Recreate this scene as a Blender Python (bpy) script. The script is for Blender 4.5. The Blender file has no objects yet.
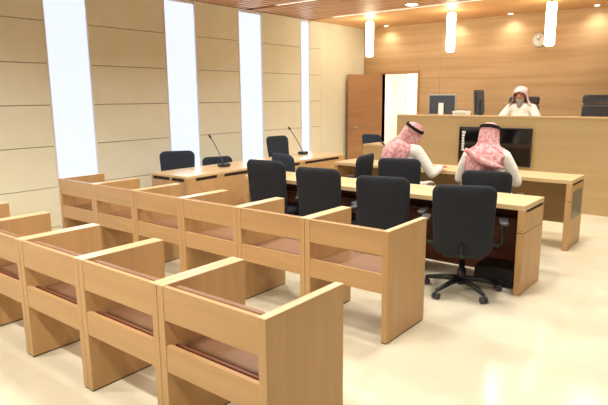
import bpy, bmesh, math, random
from mathutils import Vector, Matrix, Euler
random.seed(4)
PI = math.pi
S = bpy.context.scene
C = S.collection

# ------------------------------------------------------------ materials
def lin(c):
    return tuple((v/255/12.92 if v/255 <= .04045 else ((v/255+.055)/1.055)**2.4) for v in c) + (1,)

def base(name, col, rough=.5, spec=.5, metal=0):
    m = bpy.data.materials.new(name); m.use_nodes = True
    b = m.node_tree.nodes['Principled BSDF']
    b.inputs['Base Color'].default_value = lin(col)
    b.inputs['Roughness'].default_value = rough
    b.inputs['Specular IOR Level'].default_value = spec
    b.inputs['Metallic'].default_value = metal
    return m, m.node_tree, b

def wood(name, c1, c2, scale, rough=.45, spec=.4, rnd=True, detail=4):
    m, nt, b = base(name, c1, rough, spec)
    N = nt.nodes.new; L = nt.links.new
    tc = N('ShaderNodeTexCoord'); mp = N('ShaderNodeMapping'); mp.inputs['Scale'].default_value = scale
    L(tc.outputs['Object'], mp.inputs['Vector'])
    if rnd:
        oi = N('ShaderNodeObjectInfo'); mu = N('ShaderNodeMath'); mu.operation = 'MULTIPLY'; mu.inputs[1].default_value = 37
        L(oi.outputs['Random'], mu.inputs[0]); L(mu.outputs[0], mp.inputs['Location'])
    n = N('ShaderNodeTexNoise'); n.inputs['Scale'].default_value = 1; n.inputs['Detail'].default_value = detail
    n.inputs['Roughness'].default_value = .6; n.inputs['Distortion'].default_value = .4
    L(mp.outputs[0], n.inputs['Vector'])
    r = N('ShaderNodeValToRGB'); r.color_ramp.elements[0].position = .3; r.color_ramp.elements[1].position = .7
    r.color_ramp.elements[0].color = lin(c1); r.color_ramp.elements[1].color = lin(c2)
    L(n.outputs['Fac'], r.inputs['Fac']); L(r.outputs['Color'], b.inputs['Base Color'])
    bp = N('ShaderNodeBump'); bp.inputs['Strength'].default_value = .04; bp.inputs['Distance'].default_value = .01
    L(n.outputs['Fac'], bp.inputs['Height']); L(bp.outputs[0], b.inputs['Normal'])
    return m

def emit(name, col, s):
    m = bpy.data.materials.new(name); m.use_nodes = True; nt = m.node_tree
    b = nt.nodes['Principled BSDF']; b.inputs['Base Color'].default_value = lin(col)
    b.inputs['Emission Color'].default_value = lin(col); b.inputs['Emission Strength'].default_value = s
    return m

def noisy(name, c1, c2, sc, rough=.8, spec=.3, bump=.1):
    m, nt, b = base(name, c1, rough, spec)
    N = nt.nodes.new; L = nt.links.new
    tc = N('ShaderNodeTexCoord'); n = N('ShaderNodeTexNoise'); n.inputs['Scale'].default_value = sc
    L(tc.outputs['Object'], n.inputs['Vector'])
    r = N('ShaderNodeValToRGB'); r.color_ramp.elements[0].position = .35; r.color_ramp.elements[1].position = .65
    r.color_ramp.elements[0].color = lin(c1); r.color_ramp.elements[1].color = lin(c2)
    L(n.outputs['Fac'], r.inputs['Fac']); L(r.outputs['Color'], b.inputs['Base Color'])
    bp = N('ShaderNodeBump'); bp.inputs['Strength'].default_value = bump; bp.inputs['Distance'].default_value = .003
    L(n.outputs['Fac'], bp.inputs['Height']); L(bp.outputs[0], b.inputs['Normal'])
    return m

M = {}
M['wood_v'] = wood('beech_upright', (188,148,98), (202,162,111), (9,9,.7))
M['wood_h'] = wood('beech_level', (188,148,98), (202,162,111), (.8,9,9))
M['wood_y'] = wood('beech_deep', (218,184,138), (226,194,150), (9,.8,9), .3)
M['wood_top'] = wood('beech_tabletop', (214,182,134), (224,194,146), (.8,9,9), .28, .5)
M['seat_wood'] = wood('reddish_seat', (138,102,72), (152,114,82), (1,8,8), .5)
M['desk_front'] = wood('bench_front', (184,156,108), (192,166,118), (.5,6,6), .5)
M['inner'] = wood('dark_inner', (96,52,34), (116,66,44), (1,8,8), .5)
M['rear_wood'] = wood('rear_wall_veneer', (188,154,106), (214,182,136), (.35,3,9), .45, .35, False, 6)
M['door_wood'] = wood('door_veneer', (178,134,94), (192,148,106), (1,1,9), .45)
M['slat'] = wood('ceiling_slats', (190,140,100), (220,176,134), (.5,14,5), .5, .3, False)
M['soffit'] = wood('ceiling_soffit', (206,158,106), (220,174,122), (.5,6,6), .5, .3, False)
M['gap'], _, _ = base('dark_gap', (52,34,22), .8)
M['groove'], _, _ = base('groove', (130,108,76), .8)
M['panel'] = noisy('wall_panel', (240,238,212), (243,241,219), 3, .75, .2, .02)
M['plain'] = noisy('plain_wall', (238,238,216), (241,241,220), 3, .8, .2, .02)
M['white'], _, _ = base('white_paint', (240,240,240), .6)
M['corridor'] = noisy('corridor_wall', (242,234,220), (246,238,226), 2, .8, .2, .02)
M['fabric'] = noisy('charcoal_fabric', (36,39,43), (48,51,56), 260, .85, .25, .3)
M['bluefabric'] = noisy('slate_fabric', (46,54,64), (58,66,77), 260, .85, .25, .3)
M['plastic'], _, _ = base('black_plastic', (28,28,30), .4)
M['greyplastic'], _, _ = base('grey_plastic', (64,64,66), .35)
M['leather'] = noisy('dark_leather', (48,46,46), (58,56,56), 40, .4, .5, .1)
M['chrome'], _, _ = base('brushed_metal', (190,190,190), .3, .5, 1)
M['screen'], _, _ = base('black_screen', (10,11,14), .08, .6)
M['monback'], _, _ = base('monitor_back', (62,68,76), .4)
M['bezel'], _, _ = base('silver_bezel', (176,170,158), .4)
M['paper'], _, _ = base('paper', (240,238,226), .7)
M['greyglass'], _, _ = base('grey_panel', (92,92,78), .25)
M['winpane'] = emit('frosted_daylight', (222,230,252), 1.08); M['winpane'].node_tree.nodes['Principled BSDF'].inputs['Base Color'].default_value = (.08,.08,.09,1)
M['lamp'] = emit('lamp_diffuser', (255,240,212), 18)
M['slot'] = emit('slot_diffuser', (255,226,186), 2.2)
M['down'] = emit('downlight_lens', (255,244,222), 8)
M['thobe'] = noisy('white_cotton', (232,228,214), (240,237,226), 30, .85, .2, .15)
M['skin'] = noisy('skin', (176,124,94), (188,136,104), 20, .6, .4, .05)
M['beard'] = noisy('grey_beard', (120,112,102), (170,162,150), 90, .9, .2, .5)
M['blackbeard'] = noisy('dark_beard', (40,32,28), (60,50,44), 90, .9, .2, .5)
M['agal'] = noisy('black_cord', (20,20,20), (36,34,34), 150, .8, .2, .4)
M['shoe'], _, _ = base('dark_shoe', (40,30,26), .5)

def checked(name, white, red, mixlo, mixhi):
    m, nt, b = base(name, white, .9, .15)
    N = nt.nodes.new; L = nt.links.new
    tc = N('ShaderNodeTexCoord')
    w1 = N('ShaderNodeTexChecker'); w1.inputs['Scale'].default_value = 110
    L(tc.outputs['Object'], w1.inputs['Vector'])
    n = N('ShaderNodeTexNoise'); n.inputs['Scale'].default_value = 26; L(tc.outputs['Object'], n.inputs['Vector'])
    mr = N('ShaderNodeMapRange'); mr.inputs['From Min'].default_value = .38; mr.inputs['From Max'].default_value = .62
    mr.inputs['To Min'].default_value = mixlo; mr.inputs['To Max'].default_value = mixhi
    L(n.outputs['Fac'], mr.inputs['Value'])
    mm = N('ShaderNodeMath'); mm.operation = 'MULTIPLY_ADD'; mm.inputs[1].default_value = .35
    L(w1.outputs['Fac'], mm.inputs[0]); L(mr.outputs[0], mm.inputs[2])
    mx = N('ShaderNodeMix'); mx.data_type = 'RGBA'
    mx.inputs[6].default_value = lin(white); mx.inputs[7].default_value = lin(red)
    L(mm.outputs[0], mx.inputs[0]); L(mx.outputs[2], b.inputs['Base Color'])
    return m
M['ghutra'] = checked('red_white_check', (238,214,210), (176,48,66), .14, .52)
M['ghutra_pale'] = checked('pale_check', (240,230,224), (196,84,88), -.1, .3)

def floor_mat():
    m, nt, b = base('cream_marble', (226,216,184), .18, .5)
    N = nt.nodes.new; L = nt.links.new
    tc = N('ShaderNodeTexCoord')
    br = N('ShaderNodeTexBrick'); br.inputs['Scale'].default_value = 1
    br.inputs['Brick Width'].default_value = .9; br.inputs['Row Height'].default_value = .9
    br.offset = 0; br.inputs['Mortar Size'].default_value = .002
    br.inputs['Color1'].default_value = lin((222,213,186)); br.inputs['Color2'].default_value = lin((227,219,194))
    br.inputs['Mortar'].default_value = lin((222,208,174))
    L(tc.outputs['Object'], br.inputs['Vector'])
    n = N('ShaderNodeTexNoise'); n.inputs['Scale'].default_value = 1.6; n.inputs['Detail'].default_value = 6; n.inputs['Distortion'].default_value = 1.2
    L(tc.outputs['Object'], n.inputs['Vector'])
    r = N('ShaderNodeValToRGB'); r.color_ramp.elements[0].position = .3; r.color_ramp.elements[0].color = (.9,.89,.85,1)
    r.color_ramp.elements[1].position = .6; r.color_ramp.elements[1].color = (1,1,1,1)
    L(n.outputs['Fac'], r.inputs['Fac'])
    mx = N('ShaderNodeMix'); mx.data_type = 'RGBA'; mx.blend_type = 'MULTIPLY'; mx.inputs[0].default_value = 1
    L(br.outputs['Color'], mx.inputs[6]); L(r.outputs['Color'], mx.inputs[7]); L(mx.outputs[2], b.inputs['Base Color'])
    return m
M['floor'] = floor_mat()

# ------------------------------------------------------------ mesh helpers
def box(bm, x0, x1, y0, y1, z0, z1, mat=None):
    v = [bm.verts.new(p) for p in ((x0,y0,z0),(x1,y0,z0),(x1,y1,z0),(x0,y1,z0),(x0,y0,z1),(x1,y0,z1),(x1,y1,z1),(x0,y1,z1))]
    for q in ((3,2,1,0),(4,5,6,7),(0,1,5,4),(1,2,6,5),(2,3,7,6),(3,0,4,7)):
        bm.faces.new([v[i] for i in q])
    if mat is not None:
        for x in v: x.co = mat @ x.co
    return v

def tube(bm, pts, rad, n=12, cap=True, smooth=True):
    pts = [Vector(p) for p in pts]
    if not isinstance(rad, (list, tuple)): rad = [rad]*len(pts)
    rings = []; prev = None
    for i, p in enumerate(pts):
        d = (pts[min(i+1, len(pts)-1)] - pts[max(i-1, 0)])
        if d.length < 1e-6: d = prev.copy()
        d.normalize(); prev = d
        a = Vector((0,0,1)) if abs(d.z) < .9 else Vector((1,0,0))
        u = d.cross(a).normalized(); w = d.cross(u).normalized()
        rings.append([bm.verts.new(p + (u*math.cos(2*PI*k/n) + w*math.sin(2*PI*k/n))*rad[i]) for k in range(n)])
    for a, b in zip(rings, rings[1:]):
        for k in range(n):
            f = bm.faces.new((a[k], a[(k+1) % n], b[(k+1) % n], b[k])); f.smooth = smooth
    if cap:
        bm.faces.new(rings[0][::-1]); bm.faces.new(rings[-1])

def rrect(w, h, r, n=6):
    """outline of a rounded rectangle centred on 0"""
    out = []
    for cx, cy, a0 in ((w/2-r, h/2-r, 0), (-w/2+r, h/2-r, PI/2), (-w/2+r, -h/2+r, PI), (w/2-r, -h/2+r, 1.5*PI)):
        for k in range(n+1):
            a = a0 + PI/2*k/n
            out.append((cx + r*math.cos(a), cy + r*math.sin(a)))
    return out

def pillow(bm, outline, t, fn, edge=.012):
    """padded slab: outline in (a,b), thickness t in c; fn maps (a,b,c) to xyz"""
    m = max(max(abs(a), abs(b)) for a, b in outline)
    prof = [(0.0, t/2, 1), (.5, t/2, 0), (.8, t/2*.98, 0), (1-edge/m*1.2, t/2*.9, 0), (1-edge/m*.3, t/2*.6, 0), (1, 0, 0)]
    prof = prof[1:] + [(s, -c, 0) for s, c, _ in prof[-2:0:-1]]
    n = len(outline); rings = []
    for s, c, _ in prof:
        rings.append([bm.verts.new(fn(a*s, b*s, c)) for a, b in outline])
    for p, q in zip(rings, rings[1:]):
        for k in range(n):
            f = bm.faces.new((p[k], p[(k+1) % n], q[(k+1) % n], q[k])); f.smooth = True
    for ring, c in ((rings[0], t/2), (rings[-1], -t/2)):
        cv = bm.verts.new(fn(0, 0, c))
        for k in range(n):
            f = bm.faces.new((ring[k], ring[(k+1) % n], cv)); f.smooth = True

def obj(name, bm, mat, parent=None, bevel=0, loc=None):
    bmesh.ops.recalc_face_normals(bm, faces=bm.faces[:])
    me = bpy.data.meshes.new(name); bm.to_mesh(me); bm.free()
    o = bpy.data.objects.new(name, me); C.objects.link(o)
    for mm in (mat if isinstance(mat, (list, tuple)) else [mat]): me.materials.append(mm)
    if parent: o.parent = parent
    if loc: o.location = loc
    if bevel:
        b = o.modifiers.new('bevel', 'BEVEL'); b.width = bevel; b.segments = 2; b.limit_method = 'ANGLE'
    return o

def bx(name, mat, parent, *dims, bevel=.002):
    bm = bmesh.new()
    if isinstance(dims[0], (list, tuple)):
        for d in dims: box(bm, *d)
    else: box(bm, *dims)
    return obj(name, bm, mat, parent, bevel)

def thing(name, label, cat, loc=(0,0,0), rz=0, group=None):
    o = bpy.data.objects.new(name, None); C.objects.link(o); o.empty_display_size = .1
    o.location = loc; o.rotation_euler = (0, 0, rz); o['label'] = label; o['category'] = cat
    if group: o['group'] = group
    return o

def tag(o, label, cat, group=None):
    o['label'] = label; o['category'] = cat
    if group: o['group'] = group
    return o

def struct(name, bm, mat, bevel=0):
    o = obj(name, bm, mat, None, bevel); o['kind'] = 'structure'; return o

def dup(root, loc, rz, label, group=None):
    r = root.copy(); C.objects.link(r); r.location = loc; r.rotation_euler = (0, 0, rz); r['label'] = label
    if group: r['group'] = group
    def kids(src, dst):
        for ch in list(src.children):
            c = ch.copy(); C.objects.link(c); c.parent = dst
            kids(ch, c)
    kids(root, r)
    return r

def kid(root, name):
    return [c for c in root.children if c.name.split('.')[0] == name]

# ------------------------------------------------------------ room shell
XL, YR, ZC = -6.75, 10.6, 3.10
XE, YS = 2.2, -1.5             # how far the room is built to the right / behind the camera
bm = bmesh.new(); box(bm, XL-.2, XE, YS, YR+2.6, -.1, 0); struct('floor', bm, M['floor'])

# ceiling: slatted wood up to the flat soffit in front of the rear wall
bm = bmesh.new(); y = YS
while y < 8.58:
    if not (6.93 < y+.04 < 7.05): box(bm, XL, XE, y, y+.078, ZC, ZC+.035)
    y += .13
cl = struct('ceiling', bm, M['slat'])
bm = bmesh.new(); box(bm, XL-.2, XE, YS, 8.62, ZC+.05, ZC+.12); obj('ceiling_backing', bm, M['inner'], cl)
bm = bmesh.new(); box(bm, XL-.2, XE, 8.74, YR+.1, ZC, ZC+.12); struct('trim_1', bm, M['soffit'])

wins = [(3.47, 4.06), (5.25, 5.85), (6.75, 7.33), (8.38, 8.68)]
allw = [(.06, .60), (1.76, 2.34)] + wins
JZ = [0, .06, .565, 1.08, 1.585, 2.085, 2.585, 3.10]
bm = bmesh.new()
edges = [YS]
for a, b in allw: edges += [a, b]
edges += [9.0]
for i in range(0, len(edges), 2):
    a, b = edges[i], edges[i+1]
    for z0, z1 in zip(JZ, JZ[1:]):
        box(bm, XL-.03, XL, a, b, z0+.004, z1-.004)
wl = struct('wall_left', bm, M['panel'], .003)
bm = bmesh.new()
for i in range(0, len(edges), 2): box(bm, XL-.2, XL-.03, edges[i], edges[i+1], 0, ZC)
b2 = obj('backing', bm, M['groove'], wl)
bm = bmesh.new(); box(bm, XL-.2, XL, 9.004, YR, 0, ZC); obj('plain_wall_face', bm, M['plain'], wl)

for n, (a, b) in enumerate(allw, 1):
    w = bpy.data.objects.new('window_%d' % n, None); C.objects.link(w); w.location = (XL-.1, (a+b)/2, 0); w['kind'] = 'structure'
    h = (b-a)/2
    bm = bmesh.new()
    box(bm, -.1, .104, -h, -h+.022, 0, ZC); box(bm, -.1, .104, h-.022, h, 0, ZC)
    box(bm, -.1, .09, -h+.022, h-.022, 0, .05); box(bm, -.1, .09, -h+.022, h-.022, ZC-.05, ZC)
    obj('window_frame', bm, M['white'], w, .002)
    bm = bmesh.new(); box(bm, .07, .082, -h+.022, h-.022, .05, ZC-.05); obj('pane', bm, M['winpane'], w)

# rear wall with door opening
DX0, DX1, DZ = -6.29, -5.44, 2.13
bm = bmesh.new()
box(bm, XL-.2, DX0, YR, YR+.15, 0, ZC); box(bm, DX0, DX1, YR, YR+.15, DZ, ZC)
xs = [DX1, -4.95, XE]
for a, b in zip(xs, xs[1:]):
    box(bm, a+.002, b-.002, YR, YR+.02, 0, ZC); 
box(bm, DX1, XE, YR+.02, YR+.15, 0, ZC)
struct('wall_rear', bm, M['rear_wood'])
dr = bpy.data.objects.new('door_1', None); C.objects.link(dr); dr.location = (DX0+.02, YR-.03, 0); dr['kind'] = 'structure'
ang = math.atan2(9.85-(YR-.03), -6.66-(DX0+.02))
dr.rotation_euler = (0, 0, ang)
bm = bmesh.new(); box(bm, 0, .82, -.02, .02, .01, DZ-.01); obj('door_leaf', bm, M['door_wood'], dr, .003)
bm = bmesh.new()
for s in (-1, 1):
    tube(bm, [(.76, s*.02, 1.03), (.76, s*.065, 1.03), (.74, s*.07, 1.03), (.63, s*.07, 1.03)], .011)
    tube(bm, [(.76, s*.021, 1.03), (.76, s*.028, 1.03)], .026, 16)
obj('door_handle', bm, M['chrome'], dr)
bm = bmesh.new()
box(bm, DX0-.05, DX0, YR-.015, YR+.155, 0, DZ+.05); box(bm, DX1, DX1+.05, YR-.015, YR+.155, 0, DZ+.05); box(bm, DX0, DX1, YR-.015, YR+.155, DZ, DZ+.05)
struct('trim_2', bm, M['door_wood'], .002)
# corridor beyond the door
bm = bmesh.new()
box(bm, -7.4, -4.2, YR+2.4, YR+2.5, 0, 2.7); box(bm, -7.5, -7.4, YR+.15, YR+2.5, 0, 2.7); box(bm, -4.2, -4.1, YR+.15, YR+2.5, 0, 2.7)
struct('wall_corridor', bm, M['corridor'])
bm = bmesh.new(); box(bm, -7.5, -4.1, YR+.15, YR+2.5, 2.7, 2.76); struct('ceiling_corridor', bm, M['white'])
bm = bmesh.new(); box(bm, -6.95, -6.86, YR+2.34, YR+2.4, 0, 2.7); struct('trim_3', bm, M['white'])

# ------------------------------------------------------------ lighting fixtures
def area(name, loc, sx, sy, power, col, rot=(0,0,0), shape='RECTANGLE', spread=PI):
    l = bpy.data.lights.new(name, 'AREA'); l.shape = shape; l.size = sx; l.size_y = sy; l.energy = power; l.color = col; l.spread = spread
    o = bpy.data.objects.new(name, l); C.objects.link(o); o.location = loc; o.rotation_euler = rot
    return o
WARM = (1, .965, .90)
def pendant(x, label):
    t = thing('pendant_lamp', label, 'lamp', (x, 9.3, ZC), 0, 'pendant lamps over the judges bench')
    bm = bmesh.new(); tube(bm, [(0,0,-.016), (0,0,0)], .055, 20); obj('canopy', bm, M['chrome'], t)
    bm = bmesh.new(); tube(bm, [(0,0,-.05), (0,0,-.016)], .006, 8); obj('cord', bm, M['plastic'], t)
    bm = bmesh.new(); tube(bm, [(0,0,-.69), (0,0,-.67), (0,0,-.07), (0,0,-.05)], [.055,.072,.072,.055], 24); obj('lamp_shade', bm, M['lamp'], t)
    return t
for x, lb in zip((-5.80, -4.17, -2.55), ('white glowing tube pendant lamp nearest the open door',
        'white glowing tube pendant lamp hanging over the monitor, middle of the three',
        'white glowing tube pendant lamp hanging beside the wall clock')):
    pendant(x, lb)

t = thing('ceiling_light', 'long narrow light slot set in the slatted ceiling beside the windows', 'ceiling light', (-4.1, 6.99, ZC), 0, 'light slots in the ceiling')
bx('diffuser', M['slot'], t, -2.0, 2.3, -.018, .018, .004, .02, bevel=0)
bx('frame', M['white'], t, (-2.03, 2.33, -.03, -.019, .0, .04), (-2.03, 2.33, .019, .03, .0, .04), bevel=0)
t = thing('ceiling_light', 'long narrow light slot between ceiling slats and flat soffit by pendant lamps', 'ceiling light', (-3.0, 8.68, ZC), 0, 'light slots in the ceiling')
bx('diffuser', M['slot'], t, -3.2, 4.8, -.018, .018, .004, .02, bevel=0)
bx('frame', M['white'], t, (-3.23, 4.83, -.045, -.019, .0, .04), (-3.23, 4.83, .019, .045, .0, .04), bevel=0)

WW = [(-6.1, 'by the open door'), (-4.6, 'above the monitor'), (-3.55, 'between middle pendant and wall clock'), (-2.15, 'right of the wall clock'), (-1.0, 'nearest the right edge')]
for x, w in WW:
    t = thing('wall_washer', 'small recessed spotlight at top of rear wood wall, ' + w, 'spotlight', (x, 10.42, ZC), 0, 'spotlights along the rear wall')
    bm = bmesh.new(); tube(bm, [(0,0,-.006), (0,0,-.001)], .05, 20); obj('bezel', bm, M['white'], t)
    bm = bmesh.new(); tube(bm, [(0,0,-.010), (0,0,-.0065)], .036, 20); obj('lens', bm, M['down'], t)
    l = bpy.data.lights.new('washer', 'SPOT'); l.energy = 13; l.color = WARM; l.spot_size = 2.4; l.spot_blend = 1; l.shadow_soft_size = .04
    o = bpy.data.objects.new('washer_light', l); C.objects.link(o); o.location = (x, 10.40, ZC-.03)
    o.rotation_euler = (.12, 0, 0)

P_DOWN = 30
def down(x, y, w, p=P_DOWN):
    t = thing('ceiling_downlight', 'round recessed downlight in the slatted ceiling ' + w, 'ceiling light', (x, y, ZC), 0, 'downlights in the slatted ceiling')
    bm = bmesh.new(); tube(bm, [(0,0,-.010), (0,0,-.001)], .11, 24); obj('bezel', bm, M['white'], t)
    bm = bmesh.new(); tube(bm, [(0,0,-.016), (0,0,-.011)], .09, 24); obj('lens', bm, M['down'], t)
    area('downlight', (x, y, ZC-.03), .18 if y < 1 else .4, .18 if y < 1 else .4, p, WARM, shape='DISK', spread=2.6)
for x, y, w in [(-4.6, .1, 'over the left of the near row'), (-2.7, .1, 'over the middle of the near row'), (-.8, .1, 'above the near row end'),
                (-4.6, 2.3, 'above the left end of the second row'), (-2.6, 2.3, 'between the two booth rows'), (-.4, 2.4, 'above the open floor'),
                (-3.8, 4.1, 'above the left half of the chairs'), (-1.8, 4.0, 'above the right half of the chairs'), (.4, 4.6, 'above the right aisle'),
                (-4.0, 6.0, 'above the side tables'), (-1.6, 6.0, 'above the desk of the two men'), (.4, 7.2, 'before the judges bench'),
                (-4.4, 8.3, 'above the left of the judges bench'), (-2.9, 8.3, 'in front of the seated judge'), (-1.4, 8.3, 'above the right of the judges bench')]:
    down(x, y, w, (46 if y < 1 else 20 if y < 3 else 31 if y < 8 else 20)*(.7 if x > -1 else 1))
# daylight entering through the frosted windows
for a, b in allw:
    o = area('window_daylight', (XL+.01, (a+b)/2, 1.6), b-a-.08, 2.8, 7, (.84,.91,1), (0, -PI/2, 0))
    o.data.size, o.data.size_y = 2.8, b-a-.08
area('corridor_lamp', (-5.9, YR+1.3, 2.66), .6, .6, 75, (1,.94,.88))
t = thing('corridor_light', 'square white ceiling light in corridor beyond the open door', 'ceiling light', (-5.9, YR+1.3, 2.7))
bx('frame', M['white'], t, -.34, .34, -.34, .34, -.012, 0); bx('diffuser', M['down'], t, -.3, .3, -.3, .3, -.02, -.0125)

w = bpy.data.worlds.new('world'); S.world = w; w.use_nodes = True
bg = w.node_tree.nodes['Background']; bg.inputs[0].default_value = (1, .96, .9, 1); bg.inputs[1].default_value = .11

# ------------------------------------------------------------ booths
P, BD, BH, TH = .7037, .547, .787, .045
def make_booth():
    t = thing('seating_booth', 'x', 'booth')
    x1 = P - .003
    for a in (0, x1-TH):
        bx('side_panel', M['wood_v'], t, (a, a+TH, 0, BD, .008, BH-.004), bevel=.003)
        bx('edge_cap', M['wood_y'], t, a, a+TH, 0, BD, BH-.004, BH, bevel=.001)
        bx('plinth_strip', M['gap'], t, a+.004, a+TH-.004, .004, BD-.004, 0, .0078, bevel=0)
    bx('back_panel', M['wood_h'], t, TH, x1-TH, .003, .028, .615, BH-.003)
    bx('lower_rail', M['wood_h'], t, TH, x1-TH, .003, .030, .35, .487)
    bm = bmesh.new()
    R = Matrix.Translation((0, .062, .57)) @ Matrix.Rotation(.06, 4, 'X')
    ol = rrect(x1-2*TH-.03, .12, .02)
    pillow(bm, ol, .026, lambda a, b, c: R @ Vector((a+x1/2, c+.02, b+.145)), .004)
    obj('back_pad', bm, M['seat_wood'], t)
    bm = bmesh.new()
    pillow(bm, rrect(x1-2*TH-.006, .36, .03), .028, lambda a, b, c: Vector((a+x1/2, b+.285, c+.445)), .004)
    obj('seat', bm, M['seat_wood'], t)
    bx('seat_shadow_bar', M['inner'], t, TH, x1-TH, .060, .078, .445, .474)  # dark bar standing in for the shadow along the seat's rear edge
    bx('seat_bracket', M['wood_y'], t, TH, TH+.02, .10, .44, .39, .43); bx('seat_bracket', M['wood_y'], t, x1-TH-.02, x1-TH, .10, .44, .39, .43)
    return t
near = ['light wooden seating booth at right end of the near row, in front',
        'light wooden seating booth in near row, second from its right end',
        'light wooden seating booth in near row, third from its right end',
        'light wooden seating booth in near row, fourth from its right end',
        'light wooden seating booth in near row, partly cut by left edge',
        'light wooden seating booth of near row, only its side tip at left edge']
far = ['light wooden seating booth at right end of the second row, beside the office chair',
       'light wooden booth in second row, next to its right end booth',
       'light wooden booth in second row, third from the right end',
       'light wooden booth in second row, third from the window end',
       'light wooden booth in second row, second from the window end',
       'light wooden booth at left end of the second row, against the window']
proto = make_booth()
for rowy, rx, labs, g in ((1.52, -1.413, near, 'booths of the near row'), (3.08, -1.7545, far, 'booths of the second row')):
    for k, lb in enumerate(labs):
        loc = (rx-(k+1)*P+.0015, rowy, 0)
        if proto is not None and rowy < 2 and k == 0:
            proto.location = loc; proto['label'] = lb; proto['group'] = g
        else: dup(proto, loc, 0, lb, g)

# ------------------------------------------------------------ office chairs
def armrest(t, s, mat):
    bm = bmesh.new()
    tube(bm, [(s*.20, .02, .415), (s*.29, .02, .415), (s*.315, .02, .44), (s*.318, .02, .61)], [.016,.016,.017,.015], 10)
    a = obj('armrest', bm, M['plastic'], t)
    bm = bmesh.new(); pillow(bm, rrect(.075, .25, .035), .028, lambda p, q, c: Vector((s*.318+p, q+.01, c+.628)), .01)
    obj('arm_pad', bm, M['greyplastic'], a)

def make_chair(name='office_chair', mat='fabric', arms=True, zb=.375, zt=.965, wid=.475):
    t = thing(name, 'x', 'chair')
    h = zt-zb
    bm = bmesh.new()
    def fn(a, b, c):
        z = b + (zb+zt)/2; k = (z-zb)/h
        a = a*(1.0 + .05*math.sin(k*PI*.55) - .05*(1-k)**2)
        return Vector((a, -.225 + c - .07*k*k - .025*math.sin(k*PI) + 1.0*a*a*.75, z))
    pillow(bm, rrect(wid, h, .075, 8), .055, fn, .02)
    obj('backrest', bm, M[mat], t)
    bm = bmesh.new(); pillow(bm, rrect(.48, .46, .09, 8), .075, lambda a, b, c: Vector((a, b+.03, c+.435-.10*max(0, b-.12)**2*5)), .025)
    obj('seat', bm, M[mat], t)
    bm = bmesh.new(); box(bm, -.15, .15, -.19, .16, .345, .395)
    tube(bm, [(0,-.10,.375), (0,-.27,.38), (0,-.285,.40), (0,-.268,.47)], [.022,.02,.018,.014], 10); obj('seat_plate', bm, M['plastic'], t, .003)
    bm = bmesh.new(); tube(bm, [(0,0,.07), (0,0,.20), (0,0,.201), (0,0,.345)], [.042,.036,.026,.026], 16); obj('gas_column', bm, M['plastic'], t)
    for k in range(5):
        a = PI/2 + k*2*PI/5; ca, sa = math.cos(a), math.sin(a)
        bm = bmesh.new(); tube(bm, [(ca*.02, sa*.02, .115), (ca*.16, sa*.16, .10), (ca*.32, sa*.32, .072)], [.028,.022,.016], 10)
        lg = obj('base_leg', bm, M['plastic'], t)
        bm = bmesh.new(); u = Vector((-sa, ca, 0)); c = Vector((ca*.32, sa*.32, .028))
        for s in (-1, 1): tube(bm, [c+u*s*.006, c+u*s*.026], .028, 16)
        tube(bm, [c, c+Vector((0,0,.05))], .008, 8)
        obj('caster', bm, M['greyplastic'], lg)
    if arms:
        for s in (-1, 1): armrest(t, s, mat)
    return t
chA = make_chair()
chB = make_chair(mat='bluefabric', zb=.50, zt=.95, wid=.45, arms=False)
G1 = 'office chairs along the front long desk'
chA.location = (-1.79, 4.40, 0); chA.rotation_euler = (0,0,.36)
tag(chA, 'black office chair with armrests and wheeled star base fully visible, right end of front desk', 'chair', G1)
dup(chA, (-2.55, 4.47, 0), .26, 'black office chair at front desk, just left of the one with visible wheels', G1)
k2 = dup(chA, (-3.26, 4.50, 0), .14, 'black office chair at front desk, second from the desk left end', G1)
k1 = dup(chA, (-4.01, 4.58, 0), .12, 'black office chair at the left end of front desk, beside the side table', G1)
for kk, dz in ((k1, .04), (k2, .02)):
    for c in kid(kk, 'backrest'): c.location.z = dz
G2 = 'office chairs along the second long desk'
c2 = dup(chA, (-3.15, 5.84, 0), .30, 'black office chair holding the man with tilted head', G2)
c3 = dup(chA, (-2.10, 5.79, 0), .25, 'black office chair holding the man in front of the black screen', G2)
for c in kid(c3, 'backrest'): c.location.z = -.06
dup(chA, (-3.88, 5.72, 0), 1.75, 'empty black office chair turned side-on, left of the man with tilted head', G2)
G3 = 'slate office chairs by the side tables and door'
chB.location = (-5.86, 4.68, 0); chB.rotation_euler = (0,0,-PI/2-.62)
tag(chB, 'dark slate office chair at the near end of side tables, by the window wall', 'chair', G3)
lo = dup(chB, (-5.90, 5.52, 0), -PI/2-.4, 'dark low-backed chair behind nearest microphone, top barely above side table', G3)
for c in kid(lo, 'backrest'): c.location.z = -.15
up = dup(chB, (-5.86, 6.92, 0), -PI/2-.12, 'dark slate office chair behind the far side table, in front of third window', G3)
for c in kid(up, 'backrest'): c.location.z = .08
dup(chB, (-4.58, 5.62, 0), -.25, 'dark slate office chair standing between side tables and left end of front desk', G3)
dup(chB, (-5.64, 9.45, 0), PI-.1+PI, 'dark slate office chair behind low clerk desk, before the open door', G3)

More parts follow.
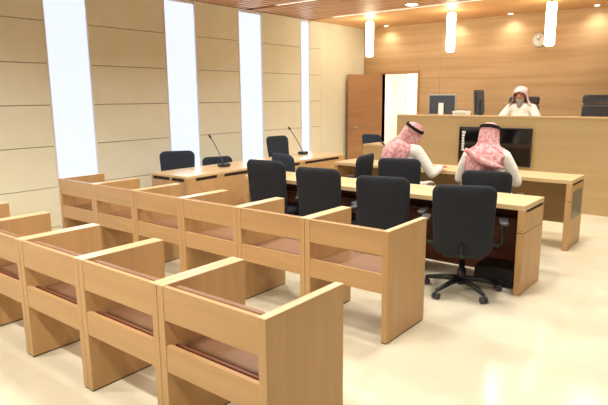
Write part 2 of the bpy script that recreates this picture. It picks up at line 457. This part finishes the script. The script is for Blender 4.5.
# ------------------------------------------------------------ long desks
def long_desk(name, label, x0, x1, y0, y1, midxs, grey, zlow):
    t = thing(name, label, 'desk', ((x0+x1)/2, y0, 0)); L = x1-x0; D = y1-y0; a, b = -L/2, L/2
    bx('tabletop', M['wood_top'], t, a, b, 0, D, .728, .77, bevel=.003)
    for s, e in ((-1, a), (1, b)):
        e0, e1 = (e, e+.055) if s < 0 else (e-.055, e)
        i0, i1 = (e0+.012, e1) if s < 0 else (e0, e1-.012)
        p = bx('end_panel', M['wood_v'], t, (e0, e1, .0, D, .0, .535), (e0, e1, .0, D, .541, .700), (e0, e1, 0, .05, .700, .728), (e0, e1, D-.02, D, .700, .728), bevel=.002)
        bx('shadow_gap', M['gap'], p, (i0, i1, .05, D-.02, .700, .728), (i0+.002, i1-.002, .006, D-.006, .535, .541), bevel=0)
        if grey and s > 0:
            bx('access_panel', M['greyglass'], p, e1, e1+.004, .09, D-.06, .335, .635)
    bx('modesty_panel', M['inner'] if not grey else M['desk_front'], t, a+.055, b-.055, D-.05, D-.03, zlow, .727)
    for m in midxs:
        q = m - (x0+x1)/2
        bx('support_panel', M['wood_v'], t, q-.025, q+.025, .02, D-.055, 0, .727)
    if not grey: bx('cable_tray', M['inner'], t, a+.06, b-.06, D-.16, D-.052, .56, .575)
    for q in ([m - (x0+x1)/2 for m in midxs] or [0]):
        bx('socket', M['greyplastic'], t, q-.17, q-.09, D-.062, D-.051, .63, .68)
    return t
long_desk('long_desk', 'long light wooden desk right behind second booth row, office chairs along it', -4.52, -1.345, 4.56, 5.10, [-2.95], False, .02)
long_desk('long_desk', 'long light wooden desk with grey end panel where two robed men sit', -4.46, -1.386, 6.26, 6.81, [-2.6], True, .2)
t = thing('computer_tower', 'black computer case on the floor under right end of front desk', 'computer', (-1.62, 4.70, 0))
bx('case', M['plastic'], t, -.17, .17, 0, .3, .02, .17, bevel=.01)
bx('front_bezel', M['plastic'], t, -.172, .172, -.012, -.001, .02, .172, bevel=.004)
bx('foot', M['greyplastic'], t, (-.15, -.11, .02, .28, 0, .0198), (.11, .15, .02, .28, 0, .0198)); bx('vent', M['greyplastic'], t, -.02, .1, -.0145, -.0122, .05, .06, bevel=0)

# side tables along the window wall
def side_table(label, y0, y1):
    t = thing('side_table', label, 'table', (-5.30, y0, 0), 0, 'side tables along the windows'); a, b, D = -.33, .33, y1-y0-.004
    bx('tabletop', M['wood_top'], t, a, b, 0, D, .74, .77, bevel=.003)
    p = bx('end_panel', M['wood_v'], t, (a, b, 0, .04, 0, .70), (a, a+.03, 0, .04, .7, .74), (b-.05, b, 0, .04, .7, .74), (.02, .06, 0, .04, .7, .74), bevel=.002)
    bx('shadow_gap', M['gap'], p, a+.01, b-.01, .012, .038, .701, .739, bevel=0)
    bx('end_panel', M['wood_v'], t, a, b, D-.04, D, 0, .74)
    p = bx('front_panel', M['wood_h'], t, (b-.03, b, .04, D-.04, .0, .70), (b-.03, b, .04, .14, .7, .74), (b-.03, b, D*.3, D*.3+.12, .7, .74), (b-.03, b, D-.16, D-.04, .7, .74), bevel=.002)
    bx('shadow_gap', M['gap'], p, b-.028, b-.01, .045, D-.045, .701, .739, bevel=0)
    return t
side_table('light wooden side table nearest the booths, holding the nearer microphone', 4.07, 5.65)
side_table('light wooden side table farther along the windows, holding the farther microphone', 5.65, 7.28)

def mic(label, base_p, head_p, rz=0):
    b = Vector(base_p); hd = Vector(head_p)-b
    t = thing('gooseneck_microphone', label, 'microphone', base_p, 0, 'gooseneck microphones')
    bm = bmesh.new(); pillow(bm, rrect(.13, .16, .04), .035, lambda p, q, c: Vector((p, q, c+.0176+(.008 if c > 0 else 0))), .01); obj('base', bm, M['plastic'], t)
    bm = bmesh.new(); pts = [Vector((0,0,.03)).lerp(hd, k/8) + Vector((0,0,.02*math.sin(PI*k/8))) for k in range(9)]
    tube(bm, pts, .0055, 8); obj('gooseneck', bm, M['plastic'], t)
    d = (pts[-1]-pts[-2]).normalized(); bm = bmesh.new(); e = pts[-1]
    tube(bm, [e-d*.01, e, e+d*.045, e+d*.055], [.007,.014,.014,.007], 12); obj('capsule', bm, M['plastic'], t)
mic('black gooseneck microphone standing on the nearer side table', (-5.33, 5.00, .7705), (-5.59, 5.02, 1.135))
mic('black gooseneck microphone standing on the farther side table', (-5.48, 6.85, .7705), (-5.76, 6.87, 1.15))
mic('black gooseneck microphone leaning left of the man with tilted head', (-3.62, 6.50, .7705), (-3.84, 6.55, 1.02))

# ------------------------------------------------------------ judges bench
bm = bmesh.new(); box(bm, -4.66, XE, 8.515, YR, .0, .45); struct('trim_4', bm, M['inner'])
t = thing('judges_bench', 'long high wooden bench front across the room, bearing the black screen', 'bench', (-4.71, 8.46, 0))
bx('front_panel', M['desk_front'], t, 0, 6.6, 0, .05, 0, 1.335, bevel=.002)
bx('top_cap', M['wood_top'], t, 0, 6.6, -.004, .075, 1.336, 1.36, bevel=.002)
bx('end_panel', M['wood_v'], t, 0, .045, .055, .74, 0, 1.215)
bx('worktop', M['wood_top'], t, .05, 6.6, .055, .74, 1.17, 1.20)
bx('support_panel', M['wood_v'], t, 3.2, 3.24, .1, .7, .451, 1.169)
t = thing('clerk_desk', 'low pale wooden desk joined to left end of the judges bench', 'desk', (-4.72, 8.46, 0))
bx('front_panel', M['desk_front'], t, -.66, 0, 0, .04, 0, .80)
bx('tabletop', M['wood_top'], t, -.66, 0, -.004, .52, .801, .825)
bx('side_panel', M['wood_v'], t, -.66, -.62, .041, .5, 0, .80); bx('side_panel', M['wood_v'], t, -.04, 0, .041, .5, 0, .80)

t = thing('display_screen', 'large black flat screen mounted on front of judges bench', 'screen', (-3.015, 8.455, .61))
bx('casing', M['plastic'], t, -.555, .555, -.045, -.001, 0, .57, bevel=.006)
bx('screen_glass', M['screen'], t, -.535, .535, -.049, -.0455, .02, .55, bevel=0)
bm = bmesh.new()
for k in range(7): box(bm, -.50, -.50+random.uniform(.035,.06), -.052, -.0495, .20+k*.045, .20+k*.045+.036)
obj('white_strip', bm, M['paper'], t)  # stack of uneven white bars near the left edge of the screen

def monitor(label, loc, rz, w, h, z0, tilt, g=None):
    t = thing('monitor', label, 'monitor', loc, rz, g)
    T = Matrix.Translation((0,0,z0+h/2)) @ Matrix.Rotation(tilt, 4, 'X')
    def b(name, mat, d, bev=.002):
        bm = bmesh.new(); box(bm, *d, mat=T); return obj(name, bm, mat, t, bev)
    b('bezel', M['bezel'], (-w/2, w/2, -.012, .014, -h/2, h/2), .004)
    b('back_cover', M['monback'], (-w/2+.022, w/2-.022, -.032, -.0125, -h/2+.022, h/2-.022), .008)
    b('screen_glass', M['screen'], (-w/2+.015, w/2-.015, .0145, .017, -h/2+.015, h/2-.015), 0)
    bx('stand', M['paper'], t, (-.045, .045, -.06, -.036, .012, z0+h*.58)); bx('stand_base', M['bezel'], t, -.12, .12, -.11, .09, 0, .0118)
    return t
monitor('grey-backed monitor with white stand on judges bench, facing away', (-4.14, 9.0, 1.2005), 0, .50, .35, .14, 0)
m = monitor('dark monitor turned almost edge-on, left of the seated judge', (-3.52, 9.05, 1.2005), 1.58, .38, .40, .15, -.06)
for c in kid(m, 'stand'): c.data.materials[0] = M['monback']
for c in kid(m, 'bezel'): c.data.materials[0] = M['monback']
t = thing('document_box', 'cream box of papers on judges bench, between the two monitors', 'box', (-3.68, 8.74, 1.2005))
bx('box_body', M['paper'], t, -.11, .11, -.1, .1, 0, .185); bx('box_lid', M['paper'], t, -.115, .115, -.105, .105, .1855, .215)

def exec_chair(label, x, y, zt=1.22, wd=.60):
    t = thing('executive_chair', label, 'chair', (x, y, .45), PI, 'high-backed chairs behind the judges bench')
    def seg(name, z0, z1, w, yo):
        bm = bmesh.new(); pillow(bm, rrect(w, z1-z0, .035, 6), .075, lambda a, b, c: Vector((a, -.27-.1*(b+(z0+z1)/2-.5)+c+yo+a*a*.4, b+(z0+z1)/2)), .02)
        return obj(name, bm, M['leather'], t)
    seg('backrest', .50, zt-.145, wd, 0); seg('headrest', zt-.14, zt, wd, .01)
    bm = bmesh.new(); pillow(bm, rrect(.52, .50, .08, 6), .10, lambda a, b, c: Vector((a, b+.02, c+.43)), .03); obj('seat', bm, M['leather'], t)
    bm = bmesh.new(); tube(bm, [(0,0,.08), (0,0,.38)], [.035,.025], 14); obj('gas_column', bm, M['plastic'], t)
    for s in (-1, 1):
        bm = bmesh.new(); tube(bm, [(s*.25,-.1,.42), (s*.32,-.1,.45), (s*.32,-.1,.62), (s*.32,.15,.64)], [.015,.018,.02,.022], 10); obj('armrest', bm, M['plastic'], t)
    for k in range(5):
        a = PI/2 + k*2*PI/5; ca, sa = math.cos(a), math.sin(a); bm = bmesh.new()
        tube(bm, [(ca*.02, sa*.02, .10), (ca*.30, sa*.30, .06)], [.026,.016], 10); tube(bm, [(ca*.30-sa*.02, sa*.30+ca*.02, .028), (ca*.30+sa*.02, sa*.30-ca*.02, .028)], .027, 14)
        obj('base_leg', bm, M['plastic'], t)
    return t
exec_chair('dark high-backed chair behind the seated judge', -3.00, 9.42, 1.19, .50)
exec_chair('empty dark high-backed leather chair at right edge of judges bench', -1.80, 9.42, 1.21)

# wall clock
t = thing('wall_clock', 'round white wall clock on the rear wood wall', 'clock', (-3.07, YR, 2.62))
bm = bmesh.new(); tube(bm, [(0,-.001,0), (0,-.03,0), (0,-.04,0)], [.125,.125,.115], 32); obj('rim', bm, M['bezel'], t)
bm = bmesh.new(); tube(bm, [(0,-.0405,0), (0,-.043,0)], .108, 32); obj('dial', bm, M['paper'], t)
bm = bmesh.new()
for k in range(12):
    a = k*PI/6; box(bm, -.004, .004, -.0455, -.0435, .085, .102, mat=Matrix.Rotation(a, 4, 'Y'))
obj('hour_marks', bm, M['plastic'], t)
bm = bmesh.new(); box(bm, -.004, .004, -.048, -.046, -.01, .08, mat=Matrix.Rotation(.35, 4, 'Y')); obj('minute_hand', bm, M['plastic'], t)
bm = bmesh.new(); box(bm, -.005, .005, -.051, -.049, -.01, .055, mat=Matrix.Rotation(-.9, 4, 'Y')); obj('hour_hand', bm, M['plastic'], t)

# ------------------------------------------------------------ people
def skin_mesh(nodes, edges, extra=None, voxel=.008, smooth=6):
    """nodes: {name: (pos, radius)}; grow a continuous surface, fuse extra shapes, remesh"""
    def rad(r): return Vector((r[0], r[1], min(r))) if isinstance(r, tuple) else Vector((r, r, r))
    V, F, NS, NR = [], [], 14, 8
    unit = [(0,0,-1)] + [(math.sin(PI*i/NR)*math.cos(2*PI*k/NS), math.sin(PI*i/NR)*math.sin(2*PI*k/NS), -math.cos(PI*i/NR)) for i in range(1, NR) for k in range(NS)] + [(0,0,1)]
    uf = [(0, 1+(k+1) % NS, 1+k) for k in range(NS)]
    for i in range(NR-2):
        for k in range(NS):
            a, b = 1+i*NS+k, 1+i*NS+(k+1) % NS; uf.append((a, b, b+NS, a+NS))
    last = 1+(NR-1)*NS; uf += [(last, last-NS+k, last-NS+(k+1) % NS) for k in range(NS)]
    for a, b in edges:
        pa, pb = Vector(nodes[a][0]), Vector(nodes[b][0]); ra, rb = rad(nodes[a][1]), rad(nodes[b][1])
        n = max(2, int((pb-pa).length / (.28*min(ra.z, rb.z))))
        for k in range(n+1):
            u = k/n; c = pa.lerp(pb, u); r = ra.lerp(rb, u)*.93; o = len(V)
            V.extend((c.x+p[0]*r.x, c.y+p[1]*r.y, c.z+p[2]*r.z) for p in unit)
            F.extend(tuple(o+q for q in f) for f in uf)
    if extra:
        eb = bmesh.new(); extra(eb); eb.verts.index_update(); o = len(V)
        V.extend(tuple(v.co) for v in eb.verts); F.extend(tuple(o+v.index for v in f.verts) for f in eb.faces); eb.free()
    me = bpy.data.meshes.new('tmp'); me.from_pydata(V, [], F)
    o = bpy.data.objects.new('tmp', me); C.objects.link(o)
    r = o.modifiers.new('r', 'REMESH'); r.mode = 'VOXEL'; r.voxel_size = voxel; r.use_smooth_shade = True
    s = o.modifiers.new('m', 'SMOOTH'); s.iterations = smooth; s.factor = .5
    bpy.context.view_layer.update(); dg = bpy.context.evaluated_depsgraph_get()
    m2 = bpy.data.meshes.new_from_object(o.evaluated_get(dg)); bpy.data.objects.remove(o)
    for p in m2.polygons: p.use_smooth = True
    return m2

def ell(bm, c, r, T=None, seg=24):
    res = bmesh.ops.create_uvsphere(bm, u_segments=seg, v_segments=seg//2, radius=1)
    for v in res['verts']:
        p = Vector((v.co.x*r[0]+c[0], v.co.y*r[1]+c[1], v.co.z*r[2]+c[2]))
        v.co = T(p) if T else p

def person(name, label, loc, rz, tilt=(0,0,0), lean=(0,0), ghutra='ghutra', beard=None, arm=None, drape=0, tail=False, cs=0, fl=1, big=1, opn=1):
    t = thing(name, label, 'person', loc, rz)
    HC = Vector((lean[0], .02+lean[1], 1.235))
    rot = Euler(tilt).to_matrix()
    piv = Vector((0, -.01, -.12))
    def hx(p):                       # head space -> person space, bending smoothly at the neck
        k = min(1, max(0, (p.z+.16)/.08)); k = k*k*(3-2*k)
        q = rot @ (Vector(p)-piv) + piv
        return HC + Vector(p).lerp(q, k)
    lx, ly = lean
    def hand(N, E, s, w, d):
        """wrist node + palm + five fingers, lying slightly curled"""
        d = Vector(d).normalized(); side = Vector((d.y, -d.x, 0)).normalized()*(-s)   # toward the thumb
        wp = Vector(w)
        N['palm%d' % s] = (wp + d*.055, (.03, .016)); E.append(('wr%d' % s, 'palm%d' % s))
        for i, (off, ln) in enumerate(((.028, .072), (.010, .080), (-.010, .074), (-.028, .058))):
            k0 = wp + d*.088 + side*off
            N['f%d_%d_0' % (s, i)] = (k0, .0095)
            N['f%d_%d_1' % (s, i)] = (k0 + d*ln*.5 + Vector((0,0,.006)), .0085)
            N['f%d_%d_2' % (s, i)] = (k0 + d*ln*.92 + Vector((0,0,-.012)), .0075)
            E.extend([('palm%d' % s, 'f%d_%d_0' % (s, i)), ('f%d_%d_0' % (s, i), 'f%d_%d_1' % (s, i)), ('f%d_%d_1' % (s, i), 'f%d_%d_2' % (s, i))])
        N['th%d_0' % s] = (wp + d*.03 + side*.032, .011); N['th%d_1' % s] = (wp + d*.065 + side*.055 + Vector((0,0,-.006)), .0095); N['th%d_2' % s] = (wp + d*.09 + side*.058 + Vector((0,0,-.012)), .008)
        E.extend([('palm%d' % s, 'th%d_0' % s), ('th%d_0' % s, 'th%d_1' % s), ('th%d_1' % s, 'th%d_2' % s)])
    arm = arm or {}
    el = {s: Vector(arm.get(('e', s), (s*.27, .10, .80))) for s in (-1, 1)}
    wr = {s: Vector(arm.get(('w', s), (s*.19, .38, .80))) for s in (-1, 1)}
    N = {'pel': ((0, -.02, .55), (.15, .12)), 'wai': ((lx*.3, -.03+ly*.3, .72), (.13, .10)), 'che': ((lx*.7, -.02+ly*.7, .90), (.15, .105)), 'uch': ((lx*.9, -.01+ly*.9, 1.02), (.12, .085)),
         'nek': ((lx, .0+ly, 1.09), .055), 'hd': (hx(Vector((0, -.005, -.06))), .055)}
    E = [('pel','wai'), ('wai','che'), ('che','uch'), ('uch','nek'), ('nek','hd')]
    for s in (-1, 1):
        N['sh%d' % s] = ((s*.175+lx*.9, -.01+ly*.9, 1.03), .058); N['el%d' % s] = (el[s], .042); N['wr%d' % s] = (wr[s], .026)
        N['hp%d' % s] = ((s*.10, .03, .54), .082); N['kn%d' % s] = ((s*.13, .40, .53), .060); N['cf%d' % s] = ((s*.135, .405, .34), .052); N['an%d' % s] = ((s*.135, .42, .10), .036)
        N['ft%d' % s] = ((s*.14, .47, .045), .036); N['to%d' % s] = ((s*.15, .58, .035), .030)
        E += [('uch','sh%d' % s), ('sh%d' % s,'el%d' % s), ('el%d' % s,'wr%d' % s), ('pel','hp%d' % s), ('hp%d' % s,'kn%d' % s), ('kn%d' % s,'cf%d' % s), ('cf%d' % s,'an%d' % s), ('an%d' % s,'ft%d' % s), ('ft%d' % s,'to%d' % s)]
        hand(N, E, s, wr[s], (wr[s]-el[s]) * Vector((1,1,0)))
    def headparts(bm):
        ell(bm, (0, 0, .012), (.074, .094, .105), hx); ell(bm, (0, .028, -.05), (.056, .062, .062), hx)
        ell(bm, (0, .094, -.008), (.012, .02, .024), hx, 12); ell(bm, (0, .106, -.018), (.014, .014, .012), hx, 12)
        ell(bm, (0, .088, -.048), (.022, .010, .006), hx, 12); ell(bm, (0, .086, -.058), (.020, .010, .007), hx, 12)
        ell(bm, (0, .078, -.085), (.022, .016, .016), hx, 12); ell(bm, (0, .082, .034), (.048, .012, .010), hx, 12)
        for s in (-1, 1): ell(bm, (s*.076, -.005, -.01), (.010, .020, .032), hx, 12)
    me = skin_mesh(N, E, headparts, .0065, 3)
    o = bpy.data.objects.new('body', me); C.objects.link(o); o.parent = t; me.materials.append(M['skin'])
    bm = bmesh.new()
    for s in (-1, 1): ell(bm, (s*.030, .083, .012), (.011, .008, .007), hx, 12)
    obj('eyes', bm, M['plastic'], t)
    bm = bmesh.new()
    for s in (-1, 1): ell(bm, (s*.030, .091, .030), (.019, .006, .004), hx, 12)
    obj('eyebrows', bm, M['beard' if beard == 'beard' else 'blackbeard'], t)
    # thobe: long robe with sleeves
    N2 = {'pel': ((0, -.02, .58), (.185, .145)), 'wai': ((lx*.3, -.03+ly*.3, .74), (.17, .135)), 'che': ((lx*.7, -.02+ly*.7, .90), (.185, .135)), 'uch': ((lx*.9, -.01+ly*.9, 1.02), (.15, .11)), 'col': ((lx, .0+ly, 1.09), .07), 'col2': ((lx, .005+ly, 1.12), .062)}
    E2 = [('pel','wai'), ('wai','che'), ('che','uch'), ('uch','col'), ('col','col2')]
    for s in (-1, 1):
        w2 = el[s].lerp(wr[s], .9)
        N2['sh%d' % s] = ((s*.18+lx*.9, -.01+ly*.9, 1.025), .080); mid = Vector(N2['sh%d' % s][0]).lerp(el[s], .5)+Vector((s*.012, 0, 0))
        N2['ua%d' % s] = (mid, .072); N2['el%d' % s] = (el[s], .062); N2['fa%d' % s] = (el[s].lerp(wr[s], .5)+Vector((0,0,-.006)), .056); N2['wr%d' % s] = (w2, .044)
        N2['hp%d' % s] = ((s*.10, .05, .555), .098); N2['kn%d' % s] = ((s*.125, .40, .55), .086); N2['cf%d' % s] = ((s*.12, .42, .34), .095); N2['an%d' % s] = ((s*.12, .43, .13), .095)
        E2 += [('uch','sh%d' % s), ('sh%d' % s,'ua%d' % s), ('ua%d' % s,'el%d' % s), ('el%d' % s,'fa%d' % s), ('fa%d' % s,'wr%d' % s), ('pel','hp%d' % s), ('hp%d' % s,'kn%d' % s), ('kn%d' % s,'cf%d' % s), ('cf%d' % s,'an%d' % s)]
    def skirt(bm): ell(bm, (0, .22, .56), (.16, .24, .07)); ell(bm, (0, .41, .32), (.14, .085, .20))
    me = skin_mesh(N2, E2, skirt, .012, 4)
    o = bpy.data.objects.new('robe', me); C.objects.link(o); o.parent = t; me.materials.append(M['thobe'])
    for s in (-1, 1):
        bm = bmesh.new(); pillow(bm, rrect(.10, .27, .045), .06, lambda a, b, c: Vector((s*.145+a+ s*b*.06, .50+b, .032+c*(1-.3*(b > .05)))), .02); obj('shoe', bm, M['shoe'], t)
    # head cloth
    rows = [(.142,.004,.004,9), (.138,.035,.04,9), (.122,.066,.078,9), (.098,.084,.102,9), (.070,.092,.112,9), (.048,.095,.116,2.75), (.015,.098,.117,2.35), (-.03,.101,.118,2.2), (-.07,.105,.12,2.15), (-.10,.118,.13,2.15),
            (-.118,.14,.15,2.2), (-.138,.175,.172,2.25), (-.17,.205,.195,2.2), (-.215,.22,.21,1.6), (-.27,.22,.225,1.25+drape), (-.33,.21,.228,1.0+drape), (-.37,.20,.228,.8+drape)]
    bm = bmesh.new(); n = 72; grid = []
    for j, (z, rx, ry, am) in enumerate(rows):
        ring = []; dx = cs*max(0, j-8)/8
        rx *= big; ry *= big
        if am < 3: am *= opn
        if j > 9: rx = .118+(rx-.118)*fl
        for i in range(n+1):
            a = -PI + 2*PI*i/n
            f = min(1, am/PI); aa = a*f
            q = j/len(rows); ripple = 1 + (.035*math.sin(aa*9+z*14)+.02*math.sin(aa*17-z*30))*max(0, q-.35)*1.6
            zz = z + (.02*math.sin(aa*5+1) if j > 12 else 0) + (0 if not tail else (-.05*math.sin(aa) if j > 13 else 0))
            fwd = .02 if (f < 1 and abs(i-n/2) > n/2-3) else 0
            ring.append(bm.verts.new(hx(Vector((dx-rx*ripple*math.sin(aa), -ry*ripple*math.cos(aa)+fwd, zz)))))
        grid.append(ring)
    for j in range(len(grid)-1):
        for i in range(n):
            f = bm.faces.new((grid[j][i], grid[j][i+1], grid[j+1][i+1], grid[j+1][i])); f.smooth = True
    o = obj('head_cloth', bm, M[ghutra], t)
    sd = o.modifiers.new('s', 'SOLIDIFY'); sd.thickness = .006; sd.offset = 1
    if tail:                         # front corner thrown back over the shoulder, a rolled diagonal fold
        bm = bmesh.new(); pts = []
        for k in range(13):
            u = k/12; x = -.17 + .40*u
            pts.append(HC + Vector((x, -.235-.02*math.sin(PI*u), -.13-.17*u-.03*math.sin(PI*u))))
        tube(bm, pts, [.012+.026*math.sin(PI*min(1, .15+k/14)) for k in range(13)], 12); obj('cloth_fold', bm, M[ghutra], t)
    bm = bmesh.new()
    for zz, g in ((.080, 0), (.097, -.004)):
        pts = [hx(Vector(((.101+g)*math.sin(2*PI*k/40), -(.122+g)*math.cos(2*PI*k/40), zz+.010*math.cos(2*PI*k/40)))) for k in range(41)]
        tube(bm, pts, .0095, 8, cap=False)
    obj('head_cord', bm, M['agal'], t) if ghutra == 'ghutra' else bm.free()
    if beard:
        bm = bmesh.new(); ell(bm, (0, .050, -.085), (.062, .058, .05), hx); ell(bm, (0, .078, -.125), (.042, .030, .075), hx)
        for s in (-1, 1): ell(bm, (s*.060, .035, -.035), (.016, .03, .055), hx, 12)
        ell(bm, (0, .098, -.038), (.032, .010, .008), hx, 12)
        me0 = bpy.data.meshes.new('b'); bm.to_mesh(me0); bm.free(); me0.materials.append(M[beard])
        o = bpy.data.objects.new('beard', me0); C.objects.link(o); o.parent = t
        r = o.modifiers.new('r', 'REMESH'); r.mode = 'VOXEL'; r.voxel_size = .006; r.use_smooth_shade = True
    return t

person('person', 'man in white robe and red checked headscarf, seen from behind before the black screen', (-2.14, 5.80, 0), .1, tilt=(-.22, 0, 0), tail=True, drape=.25, beard='blackbeard',
       arm={('e',1):(.30,.07,.76), ('e',-1):(-.30,.07,.76), ('w',1):(.24,.34,.81), ('w',-1):(-.24,.34,.81)})
person('person', 'man in white robe and checked headscarf with tilted head, looking right', (-3.17, 5.87, 0), -.1, tilt=(-.35, .42, -.4), lean=(0, .02), drape=.1, beard='blackbeard', cs=-.09,
       arm={('e',1):(.34,.08,.77), ('w',1):(.29,.36,.81), ('e',-1):(-.28,.12,.80)})
person('person', 'bearded man in white robe and pale headscarf seated behind the judges bench', (-2.95, 9.40, .425), PI, fl=.55, big=1.08, opn=.84, ghutra='ghutra_pale', beard='beard', tilt=(-.1,0,0),
       arm={('e',1):(.32,.10,.80), ('e',-1):(-.32,.10,.80), ('w',1):(.10,.36,.81), ('w',-1):(-.10,.36,.81)})

# ------------------------------------------------------------ camera
cam = bpy.data.cameras.new('camera'); co = bpy.data.objects.new('camera', cam); C.objects.link(co); S.camera = co
cam.sensor_width = 36; cam.lens = 36*553.6/608; cam.clip_start = .05
yaw, pit, rl = math.radians(38.61), math.radians(-10.72), math.radians(-.48)
fw = Vector((-math.sin(yaw)*math.cos(pit), math.cos(yaw)*math.cos(pit), math.sin(pit)))
rt = Vector((math.cos(yaw), math.sin(yaw), 0)); upv = rt.cross(fw)
r2 = rt*math.cos(rl)+upv*math.sin(rl); u2 = -rt*math.sin(rl)+upv*math.cos(rl)
mt = Matrix((r2, u2, -fw)).transposed().to_4x4(); mt.translation = (0, 0, 1.65)
co.matrix_world = mt

S.view_settings.view_transform = 'Standard'; S.view_settings.look = 'None'; S.view_settings.gamma = 1; S.view_settings.use_curve_mapping = False
S.view_settings.exposure = 0.13
